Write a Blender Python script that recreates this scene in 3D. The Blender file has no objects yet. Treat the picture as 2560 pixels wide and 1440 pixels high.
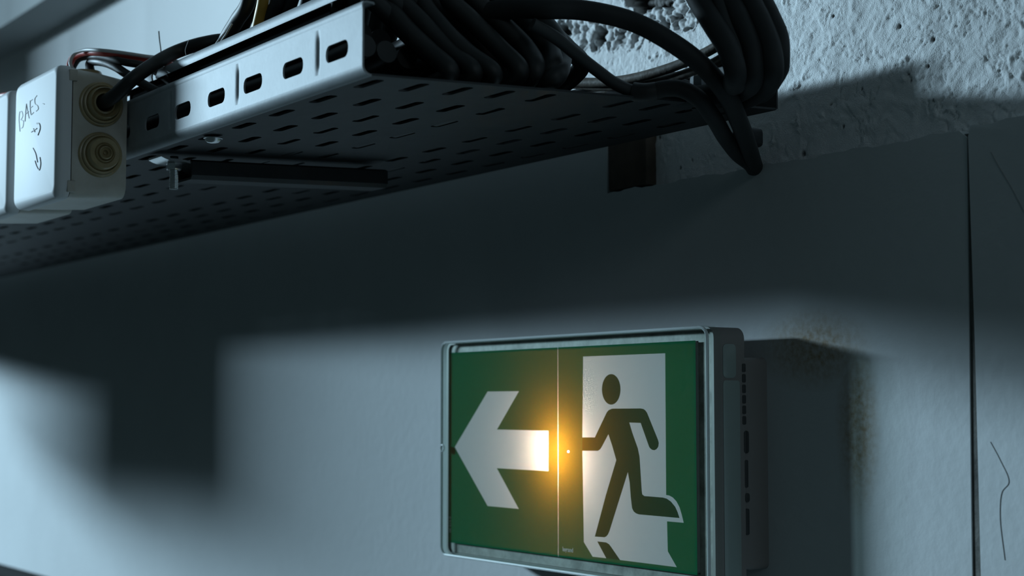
import bpy, bmesh, math, random
import numpy as np
from mathutils import Vector, Matrix
random.seed(7); rng = np.random.default_rng(7)
SC = bpy.context.scene
COL = SC.collection
ZC = 2.0            # height of the camera above the floor; everything is laid out relative to it and lifted at the end

# ------------------------------------------------------------------ camera
FPX = 4050.0
PH = math.atan(292/FPX); TH = math.atan(2750*math.cos(PH)/FPX)
F_ = Vector((-math.cos(TH)*math.cos(PH), math.sin(TH)*math.cos(PH), math.sin(PH)))
R_ = Vector((math.sin(TH), math.cos(TH), 0)); U_ = R_.cross(F_)
CAM = Vector((0, -.703, 0))
cd = bpy.data.cameras.new('camera'); cam = bpy.data.objects.new('camera', cd); COL.objects.link(cam)
cd.sensor_width = 36; cd.lens = FPX/2560*36; cd.clip_start = .01
cam.matrix_world = Matrix(((R_.x, U_.x, -F_.x, CAM.x), (R_.y, U_.y, -F_.y, CAM.y), (R_.z, U_.z, -F_.z, CAM.z), (0, 0, 0, 1)))
cd.dof.use_dof = True; cd.dof.focus_distance = .98; cd.dof.aperture_fstop = 10.0
SC.camera = cam
# ------------------------------------------------------------------ world, light, exposure
w = bpy.data.worlds.new('world'); SC.world = w; w.use_nodes = True
w.node_tree.nodes['Background'].inputs[0].default_value = (.50, .88, 1, 1)
w.node_tree.nodes['Background'].inputs[1].default_value = .031
def area(name, loc, target, sx, sy, power, color):
    d = bpy.data.lights.new(name, 'AREA'); d.shape = 'RECTANGLE'; d.size = sx; d.size_y = sy; d.energy = power; d.color = color
    o = bpy.data.objects.new(name, d); COL.objects.link(o); o.location = loc
    o.rotation_euler = (Vector(target)-Vector(loc)).to_track_quat('-Z', 'Y').to_euler(); return o
area('daylight', (-5.60, -2.55, 1.07), (-1.0, -.05, .05), 1.0, .27, 355, (.54, .80, .98))
area('right_fill', (2.2, -.78, .95), (-1.0, -.35, .15),  .5, .5, 3.2, (.72, .90, 1.0))  # added fill lamp from the right, brightens the side of the box
SC.view_settings.view_transform = 'Standard'; SC.view_settings.look = 'None'
SC.view_settings.exposure = 0; SC.view_settings.gamma = 1; SC.view_settings.use_curve_mapping = False

# ------------------------------------------------------------------ helpers
def ray(x, y): return F_ + R_*((x-1280)/FPX) - U_*((y-720)/FPX)
def P(x, y, d):                       # point seen at photo pixel x, y, at distance d in front of the wall
    r = ray(x, y); return CAM + r*((-d-CAM.y)/r.y)
def PX(x, y, X):                      # point seen at photo pixel x, y, on the plane x = X (square to the wall)
    r = ray(x, y); return CAM + r*((X-CAM.x)/r.x)

def nm(name):
    m = bpy.data.materials.new(name); m.use_nodes = True; return m, m.node_tree, m.node_tree.nodes['Principled BSDF']
def mat(name, col, rough=.5, metal=0, var=0, vscale=40, bump=0, bscale=200, spec=.5, stain=None):
    m, nt, b = nm(name); N = nt.nodes; L = nt.links
    b.inputs['Roughness'].default_value = rough; b.inputs['Metallic'].default_value = metal
    b.inputs['Specular IOR Level'].default_value = spec
    tc = N.new('ShaderNodeTexCoord')
    if var or stain:
        n = N.new('ShaderNodeTexNoise'); n.inputs['Scale'].default_value = vscale; n.inputs['Detail'].default_value = 6; n.inputs['Roughness'].default_value = .65
        L.new(tc.outputs['Object'], n.inputs['Vector'])
        r = N.new('ShaderNodeValToRGB'); r.color_ramp.elements[0].position = .32; r.color_ramp.elements[1].position = .68
        c2 = stain or tuple(c*(1-var) for c in col)
        r.color_ramp.elements[0].color = (*c2, 1); r.color_ramp.elements[1].color = (*col, 1)
        L.new(n.outputs['Fac'], r.inputs['Fac']); L.new(r.outputs['Color'], b.inputs['Base Color'])
    else: b.inputs['Base Color'].default_value = (*col, 1)
    if bump:
        n2 = N.new('ShaderNodeTexNoise'); n2.inputs['Scale'].default_value = bscale; n2.inputs['Detail'].default_value = 4
        L.new(tc.outputs['Object'], n2.inputs['Vector'])
        bp = N.new('ShaderNodeBump'); bp.inputs['Strength'].default_value = 1; bp.inputs['Distance'].default_value = bump
        L.new(n2.outputs['Fac'], bp.inputs['Height']); L.new(bp.outputs['Normal'], b.inputs['Normal'])
    return m
M = {}
M['plaster'] = mat('smooth_plaster', (.62, .64, .645), .75, var=.06, vscale=9, bump=.0004, bscale=120, spec=.08)
def residue_glow(m):                          # glue residue and warm lamp light painted in brown beside the sign
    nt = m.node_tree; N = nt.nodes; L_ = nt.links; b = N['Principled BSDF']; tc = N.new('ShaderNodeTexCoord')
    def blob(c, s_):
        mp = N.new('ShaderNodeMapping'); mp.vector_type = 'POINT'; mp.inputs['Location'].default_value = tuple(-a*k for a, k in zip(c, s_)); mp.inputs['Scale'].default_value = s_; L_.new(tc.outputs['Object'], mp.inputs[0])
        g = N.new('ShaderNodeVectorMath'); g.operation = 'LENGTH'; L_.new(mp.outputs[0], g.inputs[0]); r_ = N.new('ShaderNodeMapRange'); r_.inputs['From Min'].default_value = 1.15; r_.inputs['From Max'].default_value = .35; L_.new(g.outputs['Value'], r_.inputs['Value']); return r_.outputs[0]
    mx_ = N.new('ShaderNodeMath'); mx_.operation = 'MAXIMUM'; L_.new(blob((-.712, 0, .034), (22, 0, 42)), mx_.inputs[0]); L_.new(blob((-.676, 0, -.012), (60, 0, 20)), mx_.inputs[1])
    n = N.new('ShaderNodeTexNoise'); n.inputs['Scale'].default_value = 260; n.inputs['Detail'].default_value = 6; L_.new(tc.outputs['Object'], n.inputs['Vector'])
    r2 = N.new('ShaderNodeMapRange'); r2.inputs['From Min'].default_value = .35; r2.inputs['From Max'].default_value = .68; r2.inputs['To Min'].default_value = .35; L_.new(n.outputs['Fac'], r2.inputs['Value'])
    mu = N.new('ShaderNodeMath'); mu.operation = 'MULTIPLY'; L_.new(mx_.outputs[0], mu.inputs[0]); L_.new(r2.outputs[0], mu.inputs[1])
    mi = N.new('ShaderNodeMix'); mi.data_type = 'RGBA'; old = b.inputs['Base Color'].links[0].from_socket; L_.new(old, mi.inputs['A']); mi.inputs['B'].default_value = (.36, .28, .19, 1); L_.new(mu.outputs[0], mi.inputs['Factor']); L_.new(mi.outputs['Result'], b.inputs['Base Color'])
residue_glow(M['plaster'])
M['ceiling'] = mat('ceiling_paint', (.55, .57, .57), .9, var=.1, vscale=4)
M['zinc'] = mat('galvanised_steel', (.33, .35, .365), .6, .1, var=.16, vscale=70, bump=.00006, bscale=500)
M['zinc_shaded'] = mat('shaded_galvanised_steel', (.032, .034, .036), .6, .2, var=.3, vscale=60)  # steel darkened so its colour carries the shade under the tray
M['steel'] = mat('bright_steel', (.7, .7, .7), .25, .9, var=.1, vscale=200)
M['black'] = mat('black_rubber_sheath', (.010, .0105, .0105), .55, var=.3, vscale=60, bump=.00005, bscale=300, stain=(.02, .019, .017))
M['dark'] = mat('dark_grey_sheath', (.014, .015, .015), .7, var=.3, vscale=50, bump=.00006, bscale=300)
M['grey'] = mat('grey_sheath', (.035, .037, .037), .65, var=.3, vscale=50, bump=.00006, bscale=300)
M['dusty'] = mat('dusty_grey_sheath', (.26, .24, .21), .6, vscale=70, bump=.0003, bscale=260, stain=(.10, .075, .055))
M['yellow'] = mat('yellow_sheath', (.62, .36, .06), .45, var=.2)
M['red'] = mat('red_sheath', (.62, .07, .05), .5, var=.2)
M['pale'] = mat('pale_wire', (.55, .56, .57), .5)
M['white'] = mat('white_plastic', (.70, .71, .72), .6, spec=.25, var=.05, vscale=20)
M['ivory'] = mat('aged_ivory_plastic', (.55, .53, .48), .45, vscale=35, bump=.00005, stain=(.44, .41, .35))
M['matte'] = mat('shade_black', (.008, .008, .008), 1, spec=0)  # for the sheet that stands in for shade behind the rail
M['tan'] = mat('tan_rubber', (.37, .29, .155), .26, var=.25, vscale=120, spec=.6)
M['ink'] = mat('marker_ink', (.01, .012, .02), .6)
M['wood'] = mat('brown_wood', (.10, .075, .055), .8, var=.4, vscale=60)
M['frame'] = mat('worn_grey_plastic', (.42, .40, .37), .5, vscale=45, stain=(.10, .09, .075))
M['housing'] = mat('grey_white_plastic', (.25, .235, .225), .45, var=.05)
M['window'] = mat('translucent_green_plastic', (.30, .36, .34), .2)
M['knock'] = mat('dark_recess', (.05, .052, .052), .7)
M['crack'] = mat('crack_filler', (.16, .155, .14), .9, vscale=30, stain=(.06, .06, .055), bump=.002, bscale=90)
M['hair'] = mat('hairline_crack', (.36, .37, .37), .9)
M['conduit'] = mat('dark_conduit', (.012, .013, .013), .9, spec=.1)

def mesh_obj(name, verts, faces, m, parent=None, smooth=True, mats=None, mi=None):
    me = bpy.data.meshes.new(name); me.from_pydata([tuple(v) for v in verts], [], faces)
    for mm in (mats or [m]): me.materials.append(mm)
    if mi is not None: me.polygons.foreach_set('material_index', mi)
    if smooth: me.polygons.foreach_set('use_smooth', [True]*len(me.polygons))
    me.update(); o = bpy.data.objects.new(name, me); COL.objects.link(o)
    if parent: o.parent = parent
    return o
class B:                               # collects pieces of ONE mesh
    def __init__(s): s.v = []; s.f = []; s.mi = []; s.k = 0
    def add(s, vf, k=None):
        n = len(s.v); s.v += [Vector(v) for v in vf[0]]; s.f += [tuple(i+n for i in f) for f in vf[1]]
        s.mi += [s.k if k is None else k]*len(vf[1]); return s
    def build(s, name, m, parent=None, smooth=True, angle=35):
        mats = m if isinstance(m, (list, tuple)) else [m]
        o = mesh_obj(name, s.v, s.f, None, parent, smooth, mats, s.mi)
        if smooth: o.data.set_sharp_from_angle(angle=math.radians(angle))
        return o
def empty(name, loc, parent=None):
    o = bpy.data.objects.new(name, None); COL.objects.link(o); o.location = loc; o.empty_display_size = .02
    return o
def attach(o, parent):                 # parts are made in place, so keep that place under the thing's base
    o.parent = parent; o.location = Vector(o.location) - parent.location; return o
def tag(o, label=None, cat=None, group=None, kind=None):
    if label: o['label'] = label
    if cat: o['category'] = cat
    if group: o['group'] = group
    if kind: o['kind'] = kind
    return o
def catmull(pts, n=10):
    pts = [Vector(p) for p in pts]; q = [pts[0]*2-pts[1]] + pts + [pts[-1]*2-pts[-2]]; out = []
    for i in range(1, len(q)-2):
        p0, p1, p2, p3 = q[i-1:i+3]
        t0 = 0; t1 = max((p1-p0).length, 1e-6)**.5; t2 = t1+max((p2-p1).length, 1e-6)**.5; t3 = t2+max((p3-p2).length, 1e-6)**.5
        for k in range(n):
            t = t1+(t2-t1)*k/n
            a1 = p0*((t1-t)/(t1-t0))+p1*((t-t0)/(t1-t0)); a2 = p1*((t2-t)/(t2-t1))+p2*((t-t1)/(t2-t1)); a3 = p2*((t3-t)/(t3-t2))+p3*((t-t2)/(t3-t2))
            b1 = a1*((t2-t)/(t2-t0))+a2*((t-t0)/(t2-t0)); b2 = a2*((t3-t)/(t3-t1))+a3*((t-t1)/(t3-t1))
            out.append(b1*((t2-t)/(t2-t1))+b2*((t-t1)/(t2-t1)))
    out.append(pts[-1]); return out
def tube(pts, r, seg=16, n=10, smooth=True, flat=1.0):
    path = catmull(pts, n) if smooth and len(pts) > 2 else [Vector(p) for p in pts]
    T = [(path[min(i+1, len(path)-1)]-path[max(i-1, 0)]).normalized() for i in range(len(path))]
    up = Vector((0, 0, 1)) if abs(T[0].z) < .9 else Vector((0, 1, 0))
    nrm = (up-T[0]*up.dot(T[0])).normalized(); v = []; f = []
    for i, p in enumerate(path):
        nrm = (nrm-T[i]*nrm.dot(T[i])).normalized(); bi = T[i].cross(nrm)
        rr = r if not callable(r) else r(i/(len(path)-1))
        for k in range(seg):
            a = 2*math.pi*k/seg; v.append(p+nrm*(math.cos(a)*rr*flat)+bi*(math.sin(a)*rr))
    for i in range(len(path)-1):
        for k in range(seg):
            a = i*seg+k; b = i*seg+(k+1) % seg; f.append((a, b, b+seg, a+seg))
    f.append(tuple(range(seg))[::-1]); f.append(tuple(range(len(v)-seg, len(v)))); return v, f
def loft(loops, caps=True):
    n = len(loops[0]); v = [p for l in loops for p in l]; f = []
    for i in range(len(loops)-1):
        for k in range(n):
            a = i*n+k; b = i*n+(k+1) % n; f.append((a, b, b+n, a+n))
    if caps: f.append(tuple(range(n))[::-1]); f.append(tuple(range(len(v)-n, len(v))))
    return v, f
def rrect(x0, x1, z0, z1, r, k=6):     # rounded rectangle, 2D
    out = []
    for cx, cz, a0 in ((x1-r, z1-r, 0), (x0+r, z1-r, 90), (x0+r, z0+r, 180), (x1-r, z0+r, 270)):
        for i in range(k+1):
            a = math.radians(a0+90*i/k); out.append((cx+r*math.cos(a), cz+r*math.sin(a)))
    return out
def rr_loop(x0, x1, z0, z1, r, y, ins=0): return [Vector((a, y, b)) for a, b in rrect(x0+ins, x1-ins, z0+ins, z1-ins, max(r-ins, .0004))]
def box(x0, x1, y0, y1, z0, z1, bev=0):
    bm = bmesh.new(); bmesh.ops.create_cube(bm, size=1)
    for v in bm.verts: v.co = Vector(((x0+x1)/2+v.co.x*(x1-x0), (y0+y1)/2+v.co.y*(y1-y0), (z0+z1)/2+v.co.z*(z1-z0)))
    if bev: bmesh.ops.bevel(bm, geom=bm.edges[:]+bm.verts[:], offset=bev, segments=3, profile=.5, affect='EDGES')
    bm.verts.index_update(); r = ([v.co.copy() for v in bm.verts], [tuple(v.index for v in f.verts) for f in bm.faces]); bm.free(); return r
def lathe(prof, org, axis, seg=48):    # prof = (radius, height along axis)
    axis = Vector(axis).normalized(); u = axis.orthogonal().normalized(); w_ = axis.cross(u); org = Vector(org); v = []; f = []
    for r, h in prof:
        for k in range(seg):
            a = 2*math.pi*k/seg; v.append(org+axis*h+u*(math.cos(a)*max(r, 1e-5))+w_*(math.sin(a)*max(r, 1e-5)))
    for i in range(len(prof)-1):
        for k in range(seg): a = i*seg+k; b = i*seg+(k+1) % seg; f.append((a, b, b+seg, a+seg))
    f.append(tuple(range(len(v)-seg, len(v)))); return v, f
def fill2d(loops, extrude=0):          # flat shape with holes -> (verts2d, faces)
    cu = bpy.data.curves.new('tmp', 'CURVE'); cu.dimensions = '2D'; cu.fill_mode = 'BOTH'; cu.extrude = extrude
    for l in loops:
        s = cu.splines.new('POLY'); s.points.add(len(l)-1); s.use_cyclic_u = True
        for p, q in zip(s.points, l): p.co = (q[0], q[1], 0, 1)
    o = bpy.data.objects.new('tmp', cu); COL.objects.link(o); bpy.context.view_layer.update()
    me = bpy.data.meshes.new_from_object(o.evaluated_get(bpy.context.evaluated_depsgraph_get()))
    v0 = [tuple(p.co) for p in me.vertices]; key = {}; v = []; mp = []
    for p in v0:
        k = (round(p[0], 6), round(p[1], 6))
        if k not in key: key[k] = len(v); v.append(p)
        mp.append(key[k])
    f = []; seen = set()
    for p in me.polygons:
        t = tuple(mp[i] for i in p.vertices); k = tuple(sorted(t))
        if len(set(t)) < 3 or k in seen: continue
        seen.add(k); a = sum(v[t[i]][0]*v[t[(i+1) % len(t)]][1]-v[t[(i+1) % len(t)]][0]*v[t[i]][1] for i in range(len(t)))
        f.append(t if a > 0 else t[::-1])
    bpy.data.objects.remove(o); bpy.data.curves.remove(cu); bpy.data.meshes.remove(me); return v, f
def thick(vf, t, flat=None):           # gives a sheet its thickness
    V_ = [Vector(v) for v in vf[0]]; N_ = [Vector((0, 0, 0)) for _ in V_]; ec = {}
    for f in vf[1]:
        nn = Vector((0, 0, 0))
        for i in range(len(f)):
            p, q = V_[f[i]], V_[f[(i+1) % len(f)]]; nn += p.cross(q)
            e = (f[i], f[(i+1) % len(f)]); ec[tuple(sorted(e))] = ec.get(tuple(sorted(e)), [])+[e]
        nn -= Vector((0, 0, 0))
        for i in f: N_[i] += nn
    if flat: N_ = [Vector(flat) for _ in V_]
    n = len(V_); v = V_+[p-nn.normalized()*t for p, nn in zip(V_, N_)]
    f = [tuple(x) for x in vf[1]]+[tuple(i+n for i in x)[::-1] for x in vf[1]]
    f += [(e[0][1], e[0][0], e[0][0]+n, e[0][1]+n) for e in ec.values() if len(e) == 1]
    return v, f

# ------------------------------------------------------------------ the wall and the ceiling
YB = .010                              # face of the rough upper wall, behind the smooth plaster panels
def vnoise(x, z, s, seed):
    r = np.random.default_rng(seed).random((256, 256)); a = x*s+1000; b = z*s+1000
    i = np.floor(a).astype(int); j = np.floor(b).astype(int); u = a-i; v = b-j; u = u*u*(3-2*u); v = v*v*(3-2*v)
    g = lambda p, q: r[p % 256, q % 256]
    return (g(i, j)*(1-u)+g(i+1, j)*u)*(1-v)+(g(i, j+1)*(1-u)+g(i+1, j+1)*u)*v
def fbm(x, z, s, seed, o=4):
    t = 0; a = 1; n = 0
    for k in range(o): t = t+a*vnoise(x, z, s*2**k, seed+k); n += a; a *= .55
    return t/n
xs = np.concatenate([np.linspace(-4, -1.3, 12), np.arange(-1.25, -1.03, .01), np.arange(-1.02, -.50, .0008), np.arange(-.4985, -.18, .0016), np.linspace(-.17, .3, 20), np.linspace(.4, 1.6, 8)])
zs = np.concatenate([np.linspace(-.9, .12, 8), np.arange(.13, .40, .0008), np.linspace(.41, .5165, 10)])
Xg, Zg = np.meshgrid(xs, zs, indexing='ij')
fine = np.clip((Xg+1.03)/.02, 0, 1)*np.clip((-.18-Xg)/.02, 0, 1)*np.clip((Zg-.125)/.01, 0, 1)*np.clip((.405-Zg)/.01, 0, 1)
right = np.clip((Xg+.78)/.22, 0, 1)
wob = (fbm(Xg, Zg, 60, 50, 3)-.5)*.02
disp = (fbm(Xg+wob, Zg+wob, 150, 3, 3)-.5)*.0014*(1+.8*right) - np.clip(np.abs(fbm(Xg+wob, Zg-wob, 110, 11, 3)-.5)*-30+1, 0, 1)*(.0004+.0006*right)*(fbm(Xg, Zg, 25, 90, 2) > .47)
# broken plaster with bare aggregate showing, pits darkened for shade
m = np.zeros_like(Xg)
for px, py, rad in [(1405, 80, .012), (1432, 72, .014), (1462, 78, .015), (1500, 78, .016), (1535, 85, .012), (1565, 92, .010), (1592, 95, .008), (1450, 105, .012), (1425, 110, .009), (1495, 100, .010),
                    (1600, -25, .017), (1612, 5, .014), (1640, 20, .014), (1668, 30, .014), (1695, 40, .011), (1725, 45, .009), (1650, -20, .02), (1700, -5, .018), (1690, -45, .02), (1620, -60, .02), (1570, -80, .02)]:
    p = P(px, py, -YB); d = np.hypot(Xg-p.x, Zg-p.z); m = np.maximum(m, np.clip(1.35-d/rad, 0, 1))
m = m*1.4+(fbm(Xg, Zg, 90, 21, 4)-.5)*1.5
mask = np.clip((m-.55)*3.0, 0, 1)
cells = rng.random((900, 2))*[.56, .30]+[-1.05, .14]
msk_idx = np.argwhere((mask > .01) & (fine > .5)); vor = np.zeros_like(Xg)
if len(msk_idx):
    q = np.stack([Xg[tuple(msk_idx.T)], Zg[tuple(msk_idx.T)]], 1); rr = np.full(len(q), 9.); cells = rng.random((6500, 2))*[.56, .30]+[-1.05, .14]
    for c0 in range(0, len(cells), 400):
        dd = np.hypot((q[:, None, 0]-cells[None, c0:c0+400, 0])*.75, q[:, None, 1]-cells[None, c0:c0+400, 1]).min(1); rr = np.minimum(rr, dd)
    vor[tuple(msk_idx.T)] = rr
gravel = np.sqrt(np.clip(1-(vor/.0034)**2, 0, 1))*.004
deep = np.clip((fbm(Xg*.8, Zg, 95, 31, 3)-.47)*9, 0, 1)
disp = disp*(1-mask)-mask*(.0035+.009*deep)+gravel*mask
edge = np.clip(1-np.abs(m-.5)*7, 0, 1)*.0012; disp += edge*(fine > .5)
dark = np.clip(mask*(.05+1.1*deep+1.2*np.clip(.40-gravel/.004, 0, 1)), 0, 1)  # shade painted into the pits and between the stones
# small blow holes, with the shade inside them painted dark
for _ in range(200):
    cx = rng.uniform(-.92, -.2); cz = rng.uniform(.155, .40); rad = rng.uniform(.0005, .0010) if rng.random() < .8 else rng.uniform(.0012, .0019)
    ii = np.searchsorted(xs, [cx-.006, cx+.006]); jj = np.searchsorted(zs, [cz-.006, cz+.006]); s_ = np.s_[ii[0]:ii[1], jj[0]:jj[1]]
    k = np.clip(1.25-np.hypot(Xg[s_]-cx, (Zg[s_]-cz)*.8)/rad/1.2, 0, 1); disp[s_] -= k*.0015; dark[s_] = np.maximum(dark[s_], np.clip(k*1.6, 0, 1)*.8)
Y = YB-disp*fine
nx, nz = Xg.shape; V = np.stack([Xg, Y, Zg], -1).reshape(-1, 3)
idx = np.arange(nx*nz).reshape(nx, nz); Fc = np.stack([idx[:-1, :-1], idx[1:, :-1], idx[1:, 1:], idx[:-1, 1:]], -1).reshape(-1, 4)
me = bpy.data.meshes.new('wall_back'); me.vertices.add(len(V)); me.vertices.foreach_set('co', V.astype(np.float32).ravel())
me.loops.add(len(Fc)*4); me.loops.foreach_set('vertex_index', Fc.astype(np.int32).ravel())
me.polygons.add(len(Fc)); me.polygons.foreach_set('loop_start', np.arange(len(Fc), dtype=np.int32)*4); me.polygons.foreach_set('loop_total', np.full(len(Fc), 4, np.int32))
me.polygons.foreach_set('use_smooth', np.ones(len(Fc), bool)); me.update(calc_edges=True); me.validate()
at = me.attributes.new('bare_shaded', 'FLOAT', 'POINT'); at.data.foreach_set('value', dark.astype(np.float32).ravel())
mw, nt, b = nm('rough_painted_concrete')
a_ = nt.nodes.new('ShaderNodeAttribute'); a_.attribute_name = 'bare_shaded'
mx = nt.nodes.new('ShaderNodeMix'); mx.data_type = 'RGBA'; mx.inputs['A'].default_value = (.78, .79, .79, 1); mx.inputs['B'].default_value = (.030, .026, .020, 1)
nt.links.new(a_.outputs['Fac'], mx.inputs['Factor']); nt.links.new(mx.outputs['Result'], b.inputs['Base Color'])
n2 = nt.nodes.new('ShaderNodeTexNoise'); n2.inputs['Scale'].default_value = 1350; n2.inputs['Detail'].default_value = 4
tc = nt.nodes.new('ShaderNodeTexCoord'); nt.links.new(tc.outputs['Object'], n2.inputs['Vector'])
bp = nt.nodes.new('ShaderNodeBump'); bp.inputs['Strength'].default_value = 1; bp.inputs['Distance'].default_value = .0005
nt.links.new(n2.outputs['Fac'], bp.inputs['Height']); nt.links.new(bp.outputs['Normal'], b.inputs['Normal']); b.inputs['Roughness'].default_value = .6
me.materials.append(mw); wall = bpy.data.objects.new('wall_back', me); COL.objects.link(wall); tag(wall, kind='structure')
# backing slab so the wall has its real thickness
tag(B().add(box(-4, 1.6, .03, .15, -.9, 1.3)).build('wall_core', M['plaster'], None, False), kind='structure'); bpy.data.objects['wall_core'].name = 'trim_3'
tag(B().add(box(-4, 1.6, -.055, .03, .5165, 1.3)).build('trim_5', M['ceiling'], None, False), kind='structure')
tag(B().add(box(-4, -3.13, -.80, -.055, .5165, 1.3)).build('shade_block', M['ceiling'], None, False), kind='structure')  # unseen block added to shade the wall at the upper left
tag(B().add(box(-4, 1.6, -2.0, .15, 1.3, 1.38)).build('ceiling', M['ceiling'], None, False), kind='structure')

# smooth plaster panels; the joint between them at the right
xn0 = P(1517, 400, 0).x; xn1 = P(1613, 465, 0).x; zt = .1512; xj = -.5905
def edge_wobble(x, a=.0006): return a*(math.sin(x*90)+.7*math.sin(x*233+1)+.5*math.sin(x*517))
top = [(x, zt+edge_wobble(x)) for x in np.arange(xn0, xj-.004, .004)]
out = [(-4, -.9), (xj-.0042, -.9), (xj-.0040, -.2), (xj-.0032, -.06), (xj-.0022, .03), (xj-.0014, .10), (xj-.0010, .147)]+top[::-1]+[(xn0, .215), (-1.15, .215), (-1.15, .215), (-4, .215)]
v, f = fill2d([out]); vf = thick(([(a, 0, c) for a, c, _ in v], f), .012)
vf = ([Vector((p[0], (0 if abs(p[1]) < 1e-4 else .0125), p[2])) for p in vf[0]], vf[1])
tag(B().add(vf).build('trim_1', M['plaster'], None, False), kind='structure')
top2 = [(x, zt+.0022+edge_wobble(x, .0009)) for x in np.arange(xj+.003, 1.6, .012)]
out = [(xj+.0042, -.9), (1.6, -.9)]+top2[::-1]+[(xj+.0010, .147), (xj+.0016, .10), (xj+.0028, .03), (xj+.0034, -.06), (xj+.0042, -.2)]
v, f = fill2d([out]); vf = thick(([(a, 0, c) for a, c, _ in v], f), .012)
vf = ([Vector((p[0], (-.0012 if abs(p[1]) < 1e-4 else .0125), p[2])) for p in vf[0]], vf[1])
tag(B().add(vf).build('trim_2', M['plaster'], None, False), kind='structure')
# filler at the bottom of the joint, hairline cracks beside it
b_ = B().add(box(xj-.0065, xj+.0065, .0009, .0100, -.9, .149))
b_.k = 1
for pts in ([(2478, 380), (2500, 420), (2530, 470), (2566, 540)], [(2476, 1105), (2500, 1150), (2522, 1205), (2505, 1230), (2500, 1290), (2512, 1400)]):
    b_.add(tube([P(x, y, .0012) for x, y in pts], .00032, 6, 8))
tag(b_.build('trim_4', [M['crack'], M['hair']]), kind='structure')
wb = B().add(box(xn0+.0006, xn1, .0008, .012, zt+.0016, .196, .001)).build('wood_packer', M['wood'])
tag(wb, 'small dark brown packing block in the notch of the plaster under the tray', 'block')

# ------------------------------------------------------------------ the cable tray
XE = -.70712; YN = -.315; ZN = .16515; YF = -.0313; ZF = .17649; TL = -3.6
tray = empty('cable_tray', ((XE+TL)/2, -.17, ZN))
tag(tray, 'perforated galvanised steel cable tray running along the wall above the exit sign', 'cable tray')
def zp(y): return ZN+(ZF-ZN)*(y-YN)/(YF-YN)
def slot(cx, cy, w_, h, r=None):
    r = r or h*.48; r = min(r, h*.499)
    return [(cx+a, cy+c) for a, c in rrect(-w_/2, w_/2, -h/2, h/2, r, 4)]
SL = [-.73421-.05063*k for k in range(24)]
# near side rail: face with slots, rolled top lip, curved foot
RB = [-.7566-.10063*k for k in range(8)]
loops = [[(TL, .1703), (XE, .1703), (XE, .1990), (TL, .1990)]]+[slot(x, .1820, .0246, .0092, .0040) for x in SL]+[[(x-.006, .1730), (x+.006, .1730), (x+.006, .1972), (x-.006, .1972)] for x in RB]
v, f = fill2d(loops); vf = ([(a, YN, c) for a, c, _ in v], f)
def strip(prof, xa, xb): 
    v = [(xa, y, z) for y, z in prof]+[(xb, y, z) for y, z in prof]; n = len(prof)
    return v, [(i, i+1, i+1+n, i+n) for i in range(n-1)]
rail = B().add(vf)
rail.add(strip([(YN, .1990), (-.3153, .2003), (-.3152, .2018), (-.3143, .2030), (-.3125, .2034), (-.3085, .2032), (-.3078, .2022)][::-1], TL, XE))
rail.add(strip([(YN+.0055*(1-math.cos(math.radians(a))), .1703-.0052*math.sin(math.radians(a))) for a in range(0, 91, 15)], TL, XE))
vf = thick((rail.v, rail.f), .0011)
rail = B().add(vf)
for x in RB:                           # pressed grooves between the slots
    gx, gz = 17, 13; v = []; f = []
    for i in range(gz):
        t = i/(gz-1); k = min(1, 5*min(t, 1-t))
        for j in range(gx):
            u = j/(gx-1); dpt = .0013*k*(math.exp(-((u-.60)/.16)**2) if u < .60 else math.exp(-((u-.60)/.10)**2))
            v.append(Vector((x-.006+.012*u, YN+dpt, .1730+.0242*t)))
    for i in range(gz-1):
        for j in range(gx-1): q_ = i*gx+j; f.append((q_, q_+1, q_+1+gx, q_+gx))
    rail.add(thick((v, f), .0010))
attach(rail.build('side_rail', M['zinc']), tray)
# perforated bottom
loops = [[(TL, YN+.0055), (XE, YN+.0055), (XE, YF-.002), (TL, YF-.002)]]
for k in range(26):
    for j in range(10):
        if j == 5: continue
        loops.append(slot(-.7285-.05063*k, -.2995+.0272*j, .026, .0066))
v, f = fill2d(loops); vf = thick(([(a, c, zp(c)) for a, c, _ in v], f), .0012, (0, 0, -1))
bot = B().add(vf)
attach(bot.build('bottom_panel', M['zinc_shaded']), tray)
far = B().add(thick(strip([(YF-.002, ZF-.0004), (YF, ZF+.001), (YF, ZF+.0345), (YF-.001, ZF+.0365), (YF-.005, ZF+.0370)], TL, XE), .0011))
attach(far.build('side_rail', M['zinc_shaded']), tray)
# ------------------------------------------------------------------ divider strip standing just inside the near rail
dv = empty('divider_strip', (-1.2, -.299, .165)); tag(dv, 'narrow bright metal strip running just behind and above the near rail of the tray', 'metal strip')
sp = [(-.3006, .2166), (-.3010, .2185), (-.3008, .2205), (-.2998, .2222), (-.2980, .2232), (-.2960, .2234)]
d_ = B().add(thick(strip(sp, -1.0155, -.715), .0011)); d_.add(thick(strip([(y, z) for y, z in sp[:5]], -1.70, -1.0225), .0011))
attach(d_.build('strip', M['zinc']), dv)
attach(B().add(box(-1.70, -.778, -.2962, -.2955, .1675, .2190)).build('shade_sheet', M['matte'], None, False), dv)  # black sheet put in for the shade between strip and rail
for x in (-1.08, -1.60, -.64):
    if x > -.7: continue
    attach(B().add(box(x-.006, x+.006, -.2975, -.2960, zp(-.297)+.0015, .2225)).build('upright', M['zinc_shaded']), dv)

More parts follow.
